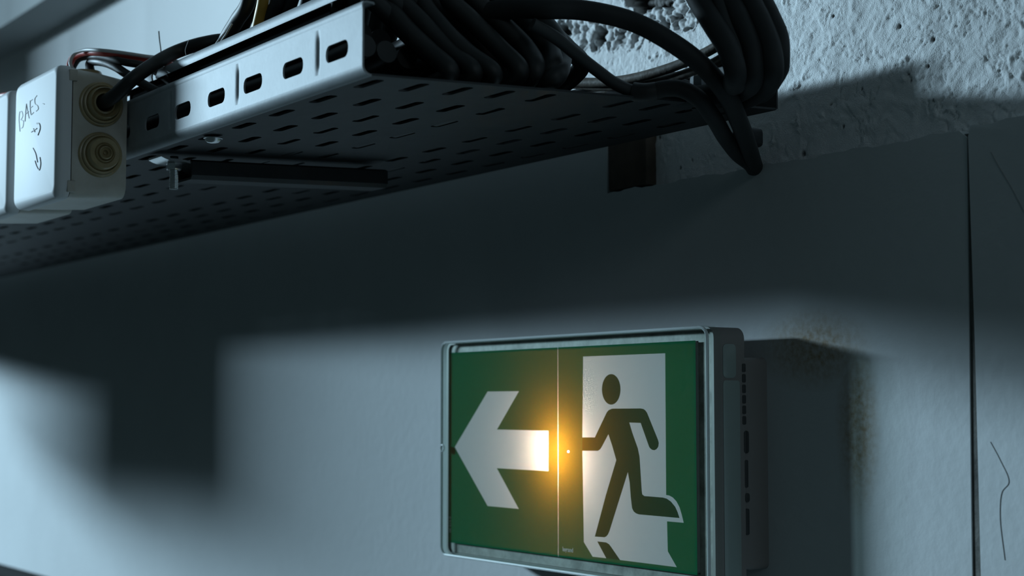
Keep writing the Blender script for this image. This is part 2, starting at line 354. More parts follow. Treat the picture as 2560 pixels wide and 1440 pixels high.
# ------------------------------------------------------------------ junction boxes on the near rail
BX1 = -1.0276; BX0 = BX1-.0900; BZ0 = .1350; BZ1 = .2212
gland_prof = [(.0150, -.0005), (.0150, .0006), (.0142, .0014), (.0133, .0016), (.0131, .0010), (.0131, .0030), (.0127, .0036), (.0118, .0037), (.0112, .0030), (.0108, .0040), (.0104, .0064), (.0098, .0069),
              (.0070, .0067), (.0063, .0061), (.0060, .0072), (.0055, .0076), (.0050, .0066), (.0046, .0064), (.0043, .0082), (.0036, .0086), (.0033, .0074), (.0028, .0070), (.0019, .0074), (.0014, .0060), (.0010, .0058), (.0006, .0064), (.0001, .0066)]
gland_prof = [(a, h*1.4) for a, h in gland_prof]
open_prof = gland_prof[:12]+[(.0088, .0068), (.0080, .0060), (.0072, .0075), (.0062, .0080), (.0054, .0060), (.0048, .0020), (.0040, .0006)]
def make_box(name, dx, hand=False, opened=True):
    t = empty(name, (BX0+.045+dx, -.316, BZ0))
    x0, x1 = BX0+dx, BX1+dx
    b = B().add(loft([rr_loop(x0+.001, x1-.0006, BZ0+.002, BZ1-.004, .008, -.3164), rr_loop(x0+.0003, x1-.0002, BZ0+.0008, BZ1-.0015, .008, -.335), rr_loop(x0, x1, BZ0, BZ1, .008, -.3535)]))
    attach(b.build('body', M['ivory']), t)
    l = B().add(loft([rr_loop(x0-.0012, x1+.0012, BZ0-.0012, BZ1+.0012, .009, y, i) for y, i in ((-.3545, .0002), (-.3550, 0), (-.3602, .0003), (-.3622, .0012), (-.3637, .0030), (-.3642, .0048))]))
    lid = attach(l.build('lid', M['white'], angle=50), t)
    s = B().add(loft([rr_loop(x0+.002, x1-.002, BZ0+.002, BZ1-.002, .007, y) for y in (-.3530, -.3548)])); attach(s.build('seal', M['ink']), t)
    for z in (BZ1-.009, BZ0+.004):
        attach(B().add(box(x1-.001, x1+.0016, -.3565, -.3510, z-.001, z+.0065, .0005)).build('latch', M['ivory']), t)
    for k, z in enumerate((.1977, .1642)):
        attach(B().add(lathe(open_prof if (k == 0 and opened) else gland_prof, (x1-.0004, -.3345, z), (1, 0, 0))).build('gland', [M['tan']]), t)
    attach(B().add(lathe([(.0125, -.001), (.0125, .001), (.0110, .002), (.0100, .0042), (.006, .005)], (x1-.030, -.3345, BZ1-.0008), (0, 0, 1))).build('gland', M['tan']), t)
    if hand:
        q = lambda a, b_: P(a/3.6, 140+b_/3.6, .3643)
        S = [[(178, 500), (172, 560), (180, 680)], [(178, 505), (198, 500), (205, 540), (188, 575)], [(188, 575), (212, 590), (205, 640), (190, 650)],
             [(225, 590), (232, 500), (238, 430)], [(238, 430), (248, 490), (262, 560)], [(230, 522), (258, 500)],
             [(272, 400), (272, 470), (280, 530)], [(280, 530), (303, 508)], [(270, 408), (292, 392)], [(273, 467), (294, 452)],
             [(332, 356), (314, 385), (316, 428), (340, 450), (345, 475), (325, 497)], [(385, 428), (399, 433)],
             [(283, 683), (332, 652)], [(302, 655), (314, 682)], [(330, 606), (356, 612), (362, 650), (342, 712)],
             [(298, 830), (322, 880), (338, 955)], [(316, 945), (330, 990), (355, 1025), (367, 970), (360, 912)]]
        h = B()
        for i, s in enumerate(S):
            r = .00020 if i < 3 else (.00026 if i < 12 else .00042)
            h.add(tube([q(*p) for p in s], r, 6, 6))
        ho = h.build('handwriting', M['ink']); ho.parent = lid; ho.location = -t.location-(lid.location)*0 - lid.location; ho['label'] = 'black handwriting BAES and two arrows'
    return t
jb = make_box('junction_box', 0, True)
tag(jb, 'white junction box with handwritten BAES and arrows on its lid', 'junction box')
off2 = P(22, 300, .3642).x-(BX1+.0012)
jb2 = make_box('junction_box', off2, False, False); tag(jb2, 'white junction box without writing, cut off by the left edge', 'junction box')
V3 = Vector
du = empty('light_blocker', (-2.64, -.62, .17)); tag(du, 'added duct hanging from the ceiling further left, out of view', 'blocker')  # unseen box added to throw the soft shadow on the left wall
attach(B().add(box(-2.91, -2.48, -.70, -.54, .17, .50, .006)).build('blocker_body', M['ivory']), du)
for x in (-2.80, -2.58): attach(B().add(tube([V3((x, -.62, .498)), V3((x, -.62, 1.3))], .005, 8, smooth=False)).build('hanger_rod', M['zinc_shaded']), du)

# ------------------------------------------------------------------ cables
def q3(p):
    if len(p) == 4: return PX(p[0], p[1], p[2])
    if isinstance(p, Vector): return p
    return P(*p)
def cable(name, pts, r, m, label, group=None, cat='cable', seg=16, n=10, extra=None):
    b = B().add(tube([p if isinstance(p, Vector) else q3(p) for p in pts], r, seg, n))
    o = b.build(name, M[m]); tag(o, label, cat, group); return o
V3 = Vector
def tray_tail(D, h, x0=-.80, x1=-2.6):   # the run of a cable lying in the tray
    return [V3((x0, -D, zp(-D)+h)), V3((x0-.25, -D-.004, zp(-D)+h)), V3((x0-.8, -D+.003, zp(-D)+h)), V3((x1, -D, zp(-D)+h))]
# one cable from the top gland of the box over the rail into the tray
cable('black_cable', [V3((BX1-.012, -.3345, .1977)), V3((BX1+.004, -.3345, .1982)), P(285, 240, .333), P(330, 199, .326), P(385, 160, .309), P(445, 128, .290), P(510, 108, .276), P(570, 101, .262), P(640, 125, .25), V3((-.80, -.24, .185)), V3((-.78, -.18, .181))],
      .0046, 'black', 'thick black cable rising from the gland of the junction box onto the tray')
cable('red_cable', [V3((-1.058, -.3345, .2170)), P(174, 168, .337), P(182, 146, .335), P(205, 133, .333), P(245, 131, .330), P(300, 138, .32), P(360, 148, .305), P(420, 160, .285), V3((-.95, -.27, .190))],
      .0024, 'red', 'thin red wire looping over the top of the junction box')
cable('grey_cable', [V3((-1.060, -.3330, .2170)), P(176, 160, .341), P(184, 137, .339), P(208, 126, .336), P(250, 125.5, .332), P(300, 131, .322), P(360, 140, .307), P(430, 150, .285), V3((-.93, -.26, .192))],
      .0012, 'pale', 'thin pale wire lying along the top of the red wire')
cable('black_cable', [V3((-1.055, -.3345, .2170)), P(180, 172, .333), P(192, 150, .331), P(215, 141, .329), P(260, 143, .326), P(315, 156, .318), P(370, 168, .305), V3((-.97, -.28, .185))],
      .0026, 'black', 'black cable tucked under the red wire on top of the junction box')
cable('black_cable', [V3((-1.056, -.3300, .2190)), P(225, 158, .327), P(255, 155, .325), P(290, 168, .322), P(318, 186, .318), V3((-.99, -.30, .200)), V3((-.90, -.28, .186))],
      .0030, 'black', 'short black cable bending off the top of the junction box behind the thick one')
cable('red_cable', [P(-60, 265, .337), P(-20, 247, .336), P(8, 238, .335), P(30, 236, .333), P(60, 245, .330), P(100, 262, .325)], .0017, 'red', 'short arc of red wire over the box at the left edge')

TOP = V3((-.86, -.24, 1.3))
def top(dx=0, dy=0): return V3((TOP.x+dx, TOP.y+dy, TOP.z))
# left run: cables dropping into the tray behind the strip
L = [(622, 0, 592, 52, 562, 108, .272, .0048, 'black', 'leftmost black cable dropping into the tray, with a bright left rim'),
     (640, -10, 618, 40, 600, 88, .262, .0046, 'black', 'black cable between the leftmost one and the yellow one'),
     (659, -5, 650, 40, 640, 85, .276, .0037, 'yellow', 'yellow cable dropping into the tray'),
     (698, -8, 682, 30, 668, 68, .270, .0042, 'grey', 'grey cable just right of the yellow one'),
     (735, -10, 722, 30, 712, 60, .262, .0052, 'black', None), (772, -10, 762, 24, 752, 50, .268, .0050, 'black', None),
     (812, -10, 802, 20, 795, 45, .258, .0054, 'black', None), (850, -12, 842, 18, 838, 40, .264, .0052, 'black', None), (892, -12, 888, 18, 886, 40, .256, .0054, 'black', None)]
for i, (a, b, c, d, e, g, D, r, mm, lab) in enumerate(L):
    p3 = P(e, g, D)
    tail = [V3((p3.x-.03, -D+.006, .200)), V3((p3.x-.10, -D+.02, zp(-D)+.012)), V3((p3.x-.35, -D+.02, zp(-D)+.010)), V3((-2.0-.03*i, -D+.02, zp(-D)+.010))]
    cable({'black': 'black_cable', 'yellow': 'yellow_cable', 'grey': 'grey_cable'}[mm], [top(-.03+.012*i, -.03), P(a+25, b-260, D-.01), P(a, b, D), P(c, d, D), p3]+tail, r, mm,
          lab or 'black cable dropping steeply behind the rail near the tray end', None if lab else 'black cables dropping behind the rail')
# second row behind, further from the rail
for i in range(9):
    a = 690+i*38; D = .205+.012*(i % 3); p = P(a-8, 40, D)
    cable('black_cable', [top(-.02+.012*i, .02), P(a+16, -260, D), P(a, -20, D), p, V3((p.x-.02, -D, .205)), V3((p.x-.09, -D+.01, zp(-D)+.011)), V3((p.x-.4, -D+.01, zp(-D)+.010)), V3((-2.1, -D+.01, zp(-D)+.010))],
          .0054, 'black', 'black cable in the shade behind the front cables of the drop', 'black cables behind the front row of the drop')
# right run: cables sweeping down to the open end of the tray
K = [([(940, -30), (1005, 60), (1075, 130), (1125, 180)], -.735, .0054), ([(992, -20), (1062, 62), (1135, 135), (1185, 180)], -.730, .0052), ([(1050, -10), (1105, 68), (1165, 128), (1235, 185)], -.726, .0050),
     ([(1105, -28), (1180, 52), (1250, 122), (1300, 178)], -.724, .0054), ([(1172, -20), (1250, 55), (1318, 125), (1340, 180)], -.722, .0056), ([(1235, -15), (1310, 55), (1372, 122), (1378, 180)], -.720, .0058),
     ([(1292, -10), (1358, 55), (1400, 112), (1402, 160), (1385, 195)], -.716, .0058)]
for i, (pp, X, r) in enumerate(K):
    pts = [top(.01*i, .01), PX(pp[0][0]-60, pp[0][1]-260, X-.05)]+[PX(a, b, X-.012*(len(pp)-1-j)) for j, (a, b) in enumerate(pp)]
    e = pts[-1]; D = -e.y
    pts += [V3((e.x-.018, e.y, max(e.z-.004, zp(e.y)+r+.001))), V3((e.x-.06, e.y, zp(e.y)+r+.001)), V3((e.x-.4, e.y, zp(e.y)+r+.001)), V3((-2.2, e.y, zp(e.y)+r+.001))]
    cable('black_cable', pts, r, 'black', ['black cable nearest the rail end in the sweep at the tray end', 'second black cable of the sweep, counted from the rail end', 'black cable just under the small bright gap in the sweep',
          'black cable just above the small bright gap in the sweep', 'thick dark cable in the middle right of the sweep', 'dark cable of the sweep, just inside the outermost one', 'outermost dark cable of the sweep at the open tray end'][i], 'cables sweeping down into the tray end')
for i in range(8):
    a = 925+i*52; X = -.765; pts = [top(.01*i, .03), PX(a-75, -290, X-.05)]+[PX(a+o, b, X) for o, b in ((-15, -30), (65, 55), (130, 120), (165, 160))]
    if i == 3 or i == 4: pts = [top(.01*i, .03), PX(a-75, -290, X-.05)]+[PX(a+o, b, X) for o, b in ((-15, -30), (28, 30), (60, 60), (125, 150))] if i == 4 else pts
    e = pts[-1]; pts += [V3((e.x-.03, e.y, zp(e.y)+.018)), V3((e.x-.09, e.y, zp(e.y)+.016)), V3((-2.2, e.y, zp(e.y)+.016))]
    cable('black_cable', pts, .0054, 'black', 'black cable in the shade behind the sweep at the tray end', 'black cables behind the sweep')
# filling of the tray: cables lying along it
for i in range(14):
    D = .292-.0185*i; x0 = -.755-.01*(i % 3)
    h = .022 if D > .20 else (.010 if D > .13 else .0065); x0 -= .22 if .08 < D < .2 else 0
    cable('black_cable', [V3((x0+.010, -D, zp(-D)+h+.002)), V3((x0, -D, zp(-D)+h+.001))]+tray_tail(D, h, x0-.05), .0062, 'black', 'black cable lying along the tray on top of the others', 'black cables lying in the tray', n=4)
for i in range(7):
    D = .278-.019*i; x0 = -.785-.012*(i % 2)
    cable('black_cable', [V3((x0+.010, -D, zp(-D)+.038)), V3((x0, -D, zp(-D)+.036))]+tray_tail(D, .034, x0-.05), .0064, 'black', 'black cable of the upper layer lying in the tray', 'black cables of the upper layer in the tray', n=4)
# twin cables on the wall side of the tray, lit from the left
cable('dusty_cable', [V3((-2.2, -.105, .188)), V3((-1.2, -.106, .188)), P(1330, 206, .112), P(1415, 205, .108), P(1490, 206, .104), P(1560, 200, .100), P(1640, 181, .096), P(1720, 152, .093), P(1800, 110, .09), P(1850, 60, .09), P(1872, -40, .09), top(.10, .14)],
      .0030, 'dusty', 'dusty lit cable rising above the tray edge, upper one of the pair')
cable('dusty_cable', [V3((-2.2, -.098, .186)), V3((-1.2, -.098, .186)), P(1400, 214, .102), P(1500, 216, .098), P(1590, 213, .094), P(1660, 200, .090), P(1720, 182, .088), P(1800, 148, .085), P(1850, 100, .085), P(1880, 0, .085), top(.11, .14)],
      .0028, 'dusty', 'dusty cable running just below the upper one of the pair')
cable('dusty_cable', [V3((-2.2, -.088, .185)), V3((-1.2, -.088, .185)), P(1520, 226, .088), P(1600, 220, .084), P(1670, 210, .082), P(1735, 196, .08), P(1790, 190, .078), P(1830, 215, .075)],
      .0022, 'dusty', 'thin dusty cable lowest beside the hex bolt')
# loops bending back at the tray end
C = [([(1735, -20), (1783, 60), (1822, 125), (1838, 180), (1815, 222), (1765, 238)], .118, .0062, 'dark', 'innermost thick loop at the right end of the tray'),
     ([(1790, -20), (1822, 70), (1848, 135), (1852, 190), (1818, 222), (1770, 232)], .108, .0052, 'grey', 'greyish loop tucked behind the innermost one'),
     ([(1815, -20), (1855, 60), (1880, 130), (1883, 185), (1850, 228), (1790, 245)], .104, .0062, 'dark', 'thick loop in the middle of the right bundle'),
     ([(1865, -20), (1902, 55), (1926, 120), (1932, 175), (1905, 222), (1850, 248)], .096, .0062, 'dark', 'thick loop just inside the outermost one'),
     ([(1895, -20), (1925, 40), (1947, 95), (1950, 145), (1938, 190), (1900, 235)], .088, .0056, 'dark', 'outermost loop at the far right of the bundle, bulging towards the wall')]
for i, (pp, D, r, mm, lab) in enumerate(C):
    pts = [top(.09+.01*i, .08), P(pp[0][0]-110, -260, D+.02)]+[P(a, b, D-(.02 if j > 3 else 0)) for j, (a, b) in enumerate(pp)]
    e = pts[-1]; up = .012 if i >= 2 else 0; pts += [V3((e.x-.06, e.y, zp(e.y)+r+.003+up)), V3((e.x-.3, e.y, zp(e.y)+r+.001+up)), V3((-2.2, e.y, zp(e.y)+r+.001))]
    cable('dark_cable' if mm == 'dark' else 'grey_cable', pts, r, mm, lab, 'cable loops at the right end of the tray')
cable('dark_cable', [(1175, 40, .215), (1280, 22, .205), (1365, 22, .195), (1440, 24, .180), (1507, 34, .168), (1575, 52, .155), (1636, 80, .145), (1740, 150, .125), (1807, 222, .108), (1848, 305, .078), (1872, 370, .04), (1884, 408, .010), (1890, 425, -.006)],
      lambda t: .0060-.0008*t, 'dark', 'thick dark cable arching from the sweep down into the wall', n=14)
cable('dark_cable', [(1330, 60, .205), (1390, 95, .190), (1440, 135, .175), (1495, 178, .160), (1540, 210, .148), (1590, 230, .138), (1640, 230, .130)], .0036, 'grey', 'thinner grey cable running down from the sweep to the black tape')
cable('dark_cable', [(1622, 232, .132), (1660, 222, .126), (1700, 222, .120), (1742, 243, .113), (1782, 292, .098), (1812, 342, .070), (1845, 385, .035), (1876, 410, .010), (1886, 425, -.006)], .0049, 'dark', 'dark cable hanging from the black tape down to the wall beside the arching one')
cable('tape_sleeve', [(1583, 229, .139), (1600, 231, .1365), (1620, 231, .1335), (1640, 228, .130)], .0054, 'black', 'black tape wrapped round the cable joint at the tray edge', cat='tape')
cable('cable_tie', [(397, 78, .285), (399, 100, .285), (402, 124, .287), (404, 150, .288)], .00045, 'black', 'thin upright black tie end standing behind the thick black cable', cat='cable tie', seg=6)
cable('pale_wire', [(566, 78, .279), (548, 100, .2805), (528, 132, .282), (518, 160, .283)], .0009, 'pale', 'thin pale wire crossing behind the strip left of the black cables', cat='wire', seg=8)
cable('pale_wire', [(580, 60, .284), (566, 84, .285), (553, 104, .285), (545, 130, .286)], .0006, 'pale', 'thin pale wire hugging the leftmost black cable', cat='wire', seg=8)
cable('loose_thread', [(472, 99, .303), (467, 112, .3035), (463, 126, .304), (465, 138, .304)], .00016, 'pale', 'fine pale thread hanging over the thick black cable', cat='thread', seg=6)

# ------------------------------------------------------------------ hardware under and beside the tray
def hexp(c, r, h, ax=(0, 0, 1)):
    ax = Vector(ax); u = ax.orthogonal().normalized(); w_ = ax.cross(u); lp = []
    for hh, k in ((0, .9), (h*.15, 1), (h*.85, 1), (h, .9)): lp.append([Vector(c)+ax*hh+(u*math.cos(math.pi/3*i)+w_*math.sin(math.pi/3*i))*r*k for i in range(6)])
    return loft(lp)
XS = -1.009; YS = -.292; zb = zp(YS)-.0012
sup = empty('support_arm', (XS, 0, .16)); tag(sup, 'dark steel support arm bolted crosswise under the tray', 'bracket')
v, f = strip([(a, c) for a, c in ((0, 0), (.0, 0))], 0, 1)
pr = [(XS-.010, .1500), (XS-.0115, .1515), (XS-.0115, .1600), (XS-.009, .1605)]; pr2 = [(XS-.010, .1500), (XS+.010, .1500), (XS+.0115, .1515), (XS+.0115, .1600), (XS+.009, .1605)]
def ystrip(prof, ya, yb, dz=0): n = len(prof); return [(x, ya, z) for x, z in prof]+[(x, yb, z+dz) for x, z in prof], [(i, i+1, i+1+n, i+n) for i in range(n-1)]
attach(B().add(thick(ystrip(pr[::-1]+pr2[1:], -.283, -.135, .0054), .0014)).build('arm', M['zinc_shaded'], angle=40), sup)
# clamp with nut and threaded bolt
cl = empty('clamp_bolt', (XS, YS, zb)); tag(cl, 'threaded bolt with nut and bent clamp plate under the tray rail', 'bolt')
pl = []
for t in np.linspace(0, 1, 15):
    yy = YS-.012+.040*t; z = zb-.0035-.0075*(1/(1+math.exp(-(t-.62)*16)))
    if t < .12: z += .002*(1-t/.12)
    pl.append([Vector((XS-.011, yy, z)), Vector((XS+.011, yy, z)), Vector((XS+.011, yy, z-.0014)), Vector((XS-.011, yy, z-.0014))])
attach(B().add(loft(pl)).build('clamp_plate', M['steel']), cl)
attach(B().add(hexp((XS+.001, YS+.001, zb-.0098), .0055, .0048)).build('nut', M['steel'], angle=25), cl)
th = []
for k in range(44):
    z = zb-.0005-.0220*k/43; th.append((.0030 if k % 2 else .0026, z))
o = B().add(lathe([(r, -(z-zb)) for r, z in th], (XS+.001, YS+.001, zb), (0, 0, -1), 20)).build('threaded_rod', M['steel'], angle=20); attach(o, cl)
# second small fixing
c2 = P(525, 343, .302); z2 = zp(-.302)-.0012
ws = empty('tray_screw', (c2.x, -.300, z2)); tag(ws, 'small shiny dome headed screw in the tray underside', 'screw')
attach(B().add(lathe([(.0060, 0), (.0060, .0006), (.0052, .0008), (.0048, .0018), (.0034, .0030), (.0014, .0035), (.0001, .0036)], (c2.x, -.300, z2), (0, 0, -1), 28)).build('head', M['steel']), ws)
# hex bolt at the far rail
hb = empty('hex_bolt', PX(1745, 215, -.712)); tag(hb, 'dull hex bolt with washer among the loops at the tray end', 'bolt')
p = hb.location.copy()
attach(B().add(hexp(p+Vector((0, 0, -.002)), .0046, .0075, (0, 0, 1))).build('head', M['zinc'], angle=25), hb)
attach(B().add(lathe([(.0055, 0), (.0055, .0012), (.004, .0013), (.0038, .012)], p+Vector((0, 0, -.002)), (0, 0, -1), 24)).build('washer', M['zinc_shaded']), hb)
# wall bracket at the right end
pw = PX(1905, 275, -.716); rb = empty('wall_bracket', (pw.x, 0, .165)); tag(rb, 'dark wall bracket under the right end of the tray', 'bracket')
attach(B().add(box(-.752, -.735, -.030, -.016, .1590, .1710, .003)).build('lug', M['zinc_shaded']), rb)
# outlet collar where the two cables enter the wall
# conduit along the wall, low left
cn = B().add(tube([V3((-3.4, -.012, -.2345)), V3((-2.8, -.012, -.2350)), V3((-2.45, -.012, -.2348)), V3((-2.0, -.012, -.2350)), V3((-1.4, -.012, -.2345))], .012, 20, 8)).build('conduit', M['conduit'])
tag(cn, 'dark conduit low on the wall at the bottom left corner', 'conduit')
for x in (-2.95, -1.55):
    cl_ = []
    for t in np.linspace(0, math.pi, 13): cl_.append((-.012-.0131*math.sin(t), -.2377-.0131*math.cos(t)))
    cl_ = [(-.0005, -.2377-.026), (-.0012, -.2377-.0131)]+cl_+[(-.0012, -.2377+.0131), (-.0005, -.2377+.026)]
    sd = B().add(thick(([Vector((x-.007, y, z)) for y, z in cl_]+[Vector((x+.007, y, z)) for y, z in cl_], [(i, i+1, i+1+len(cl_), i+len(cl_)) for i in range(len(cl_)-1)]), .001)).build('saddle', M['zinc_shaded']); sd.parent = cn

# ------------------------------------------------------------------ the exit sign
SX1 = -.7527; SX0 = -1.0625; SZ1 = .0480; SZ0 = -.1140
sg = empty('exit_sign', ((SX0+SX1)/2, 0, SZ0)); tag(sg, 'green emergency exit sign with white arrow and running figure, lamp glowing amber', 'exit sign')
# housing: open tray shape
hs = B()
o_ = [rr_loop(SX0, SX1, SZ0, SZ1, .007, y, i) for y, i in ((-.0180, .0015), (-.0190, 0), (-.0440, 0))]
i_ = [rr_loop(SX0, SX1, SZ0, SZ1, .007, y, i) for y, i in ((-.0440, .0022), (-.0205, .0030))]
hs.add(loft(o_+i_))
hs.add(loft([rr_loop(SX0+.012, SX1-.0002, SZ0+.012, SZ1-.0185, .004, y, i) for y, i in ((0, 0), (-.012, .0), (-.0185, .0012))]))
attach(hs.build('housing', M['housing'], angle=40), sg)
# clear raised window and embossed marks on the right side of the housing
def side(x0, y0, x1, y1, X=SX1): a = PX(x0, y0, X); b = PX(x1, y1, X); return min(a.y, b.y), max(a.y, b.y), min(a.z, b.z), max(a.z, b.z)
def side_box(ya, yb, za, zb_, t, r=.001, X=SX1):
    lp = []
    for xx, ins in ((X-.0003, 0), (X+t*.7, 0), (X+t, t*.5)):
        lp.append([Vector((xx, a, c)) for a, c in rrect(ya+ins, yb-ins, za+ins, zb_-ins, r, 4)])
    return loft(lp)
attach(B().add(side_box(-.0368, -.0262, .0165, .0375, .0006, .003)).build('raised_window', M['window']), sg)
attach(B().add(side_box(-.0368, -.0232, SZ0+.004, .0150, .0005, .002)).build('cover_clip', M['window']), sg)
kn = B()
for k in range(6): za = .0255-.0065*k; kn.add(side_box(-.0210, -.0182, za-.0052, za, .0005, .0008))
kn.add(side_box(-.0200, -.0160, -.0300, -.0160, .0006, .0018, SX1-.0002)); kn.add(side_box(-.0195, -.0168, -.0510, -.0340, .0006, .001, SX1-.0002))
kn.add(side_box(-.0195, -.0158, -.0600, -.0545, .0006, .0015, SX1-.0002)); kn.add(side_box(-.0190, -.0162, -.0800, -.0640, .0006, .001, SX1-.0002))
attach(kn.build('embossed_marking', M['knock']), sg)
# reflector plate inside
rf = B().add(box(SX0+.0032, SX1-.0032, -.0222, -.0209, SZ0+.0032, SZ1-.0032), 0)
attach(rf.build('back_plate', M['housing'], None, False), sg)
lb = [[rr_loop(-1.0570, -.7688, -.1039, .0393, .002, y, i) for y, i in ((-.0450, 0), (-.0224, 0), (-.0224, .0012), (-.0450, .0012), (-.0450, 0))]]
attach(B().add(loft(lb[0], False)).add(box(-1.0560, -.7698, -.0232, -.0225, -.1030, .0384)).build('light_box', M['housing'], None, False), sg)  # inner walls added to keep the lamp's light off the margin
fr_o = rrect(SX0+.0024, SX1-.0024, SZ0+.0024, SZ1-.0024, .005); v, f = fill2d([fr_o, [(-1.0572, -.1042), (-.7686, -.1042), (-.7686, .0396), (-1.0572, .0396)]])
attach(B().add(thick(([(a, -.0425, c) for a, c, _ in v], f), .001)).build('carrier_frame', M['frame'], None, False), sg)
# legend film (two labels side by side) with its pictogram in one mesh
YL = -.0452
def l1(x, y): p = P(1060+x/2.182, 780+y/2.182, -YL); return (p.x, p.z)
def l2(x, y): p = P(1400+x/2.182, 780+y/2.182, -YL); return (p.x, p.z)
LX0 = -1.0575; LX1 = -.7683; LZ1 = .0398; LZ0 = -.1044; XM = P(1395, 1100, -YL).x
LEG = B()
def flat(loops, y, k):
    v, f = fill2d(loops); LEG.add(([(a, y, c) for a, c, _ in v], f), k)
arrow = [l1(*p) for p in ((168, 737), (348, 434), (518, 432), (398, 641), (679, 648), (679, 870), (397, 852), (517, 1072), (345, 1055))]
za = lambda x, y: l1(x, y)[1]
cx, cz = arrow[0]; arrow = [(cx, cz), (l1(347, 434)[0], l1(347, 434)[1]), (l1(518, 432)[0], l1(347, 434)[1]), (l1(398, 645)[0], l1(398, 641)[1]), (l1(679, 648)[0], l1(398, 641)[1]), (l1(679, 870)[0], l1(397, 852)[1]), (l1(397, 852)[0], l1(397, 852)[1]), (l1(517, 1072)[0], l1(345, 1058)[1]), (l1(347, 1058)[0], l1(345, 1058)[1])]
door_r = [(126, 243), (574, 225), (579, 998), (596, 1001), (616, 1012), (636, 1034), (652, 1065), (664, 1105), (675, 1150), (584, 1142), (588, 1305), (637, 1392), (328, 1353)]
door_l = [(252, 1343), (178, 1335), (130, 1255), (122, 757)]
def smoothp(pts, n=5):                 # closed smooth outline
    pts = [Vector((a, b, 0)) for a, b in pts]; N = len(pts); out = []
    for i in range(N):
        p0, p1, p2, p3 = pts[i-1], pts[i], pts[(i+1) % N], pts[(i+2) % N]
        for k in range(n):
            t = k/n; out.append(.5*((2*p1)+(p2-p0)*t+(2*p0-5*p1+4*p2-p3)*t*t+(3*p1-p0-3*p2+p3)*t**3))
    return [(p.x, p.y) for p in out]
hc = l2(279, 422); he = l2(330, 422); ht = l2(279, 338)
hr = (abs(ht[1]-hc[1])+abs(he[0]-hc[0]))/2
head = [(hc[0]+abs(he[0]-hc[0])*math.cos(a)*.5+hr*.5*math.cos(a), hc[1]+hr*math.sin(a)) for a in np.linspace(0, 2*math.pi, 40, endpoint=False)]
body = [l2(*p) for p in ((122, 684), (190, 684), (248, 562), (256, 546), (266, 535), (285, 527), (440, 526), (455, 529), (466, 537), (475, 550), (535, 698), (539, 715), (536, 735), (527, 748), (515, 754), (503, 752), (493, 745), (486, 735), (440, 605), (378, 603), (395, 660), (425, 745), (434, 790),
        (440, 880), (446, 975), (449, 995), (460, 1004), (560, 1012), (582, 1018), (605, 1034), (628, 1062), (641, 1090), (652, 1124), (430, 1104), (414, 1098), (402, 1088), (393, 1070), (386, 1010), (380, 930), (370, 874), (270, 1195), (262, 1213), (254, 1223), (243, 1229), (190, 1225), (250, 1000), (307, 808), (285, 730), (264, 667), (228, 735), (219, 749), (207, 757), (122, 757))]
shad_r = [(280, 1283), (268, 1267), (252, 1257), (203, 1251)]; shad = [l2(*p) for p in [(328, 1353)]+shad_r+[(252, 1343)]]
door = [l2(*p) for p in door_r+door_l+[(122, 684)]]
door_white = [l2(*p) for p in door_r+shad_r+door_l]+body[::-1][1:]
flat([[(LX0, LZ0), (XM-.0004, LZ0), (XM-.0004, LZ1), (LX0, LZ1)], arrow], YL, 0)
flat([arrow], YL, 1)
flat([[(XM-.0004, LZ0), (XM+.0004, LZ0), (XM+.0004, LZ1), (XM-.0004, LZ1)]], YL+.0001, 1)
flat([[(XM+.0004, LZ0), (LX1, LZ0), (LX1, LZ1), (XM+.0004, LZ1)], door], YL, 0)
flat([door_white, head], YL, 1); flat([head], YL, 2); flat([body], YL, 2); flat([shad], YL, 2)
def text(s, size, org, rot, bold=.0):
    cu = bpy.data.curves.new('tmp', 'FONT'); cu.body = s; cu.size = size; cu.offset = bold; o = bpy.data.objects.new('tmp', cu); COL.objects.link(o); bpy.context.view_layer.update()
    me = bpy.data.meshes.new_from_object(o.evaluated_get(bpy.context.evaluated_depsgraph_get())); c, s_ = math.cos(rot), math.sin(rot)
    v = [(org[0]+p.co.x*c-p.co.y*s_, YL-.0003, org[1]+p.co.x*s_+p.co.y*c) for p in me.vertices]; f = [tuple(p.vertices) for p in me.polygons]
    bpy.data.objects.remove(o); bpy.data.curves.remove(cu); bpy.data.meshes.remove(me); LEG.add((v, f), 1)
t0 = P(1407, 1377.5, -YL); text('legrand', .0042, (t0.x, t0.z), 0, .00008)
t0 = P(1123.5, 1291, -YL); text('0 612 00', .0034, (t0.x, t0.z), -math.pi/2)
def film(name, col, trans, fac, rough=.5):
    m, nt, b = nm(name); N = nt.nodes; b.inputs['Base Color'].default_value = (*col, 1); b.inputs['Roughness'].default_value = rough; b.inputs['Specular IOR Level'].default_value = .0
    t = N.new('ShaderNodeBsdfTranslucent'); t.inputs['Color'].default_value = (*trans, 1); mx = N.new('ShaderNodeMixShader'); mx.inputs[0].default_value = fac
    nt.links.new(b.outputs[0], mx.inputs[1]); nt.links.new(t.outputs[0], mx.inputs[2]); nt.links.new(mx.outputs[0], N['Material Output'].inputs['Surface']); return m
M['green'] = film('green_film', (.0, .17, .075), (.36, .18, .012), .26)
M['white_film'] = film('white_film', (.98, .97, 1.0), (.90, .84, .92), .48)
M['green_ink'] = film('green_film_print', (.002, .080, .042), (.36, .18, .012), .26)
attach(LEG.build('legend_panel', [M['green'], M['white_film'], M['green_ink']], None, False), sg)
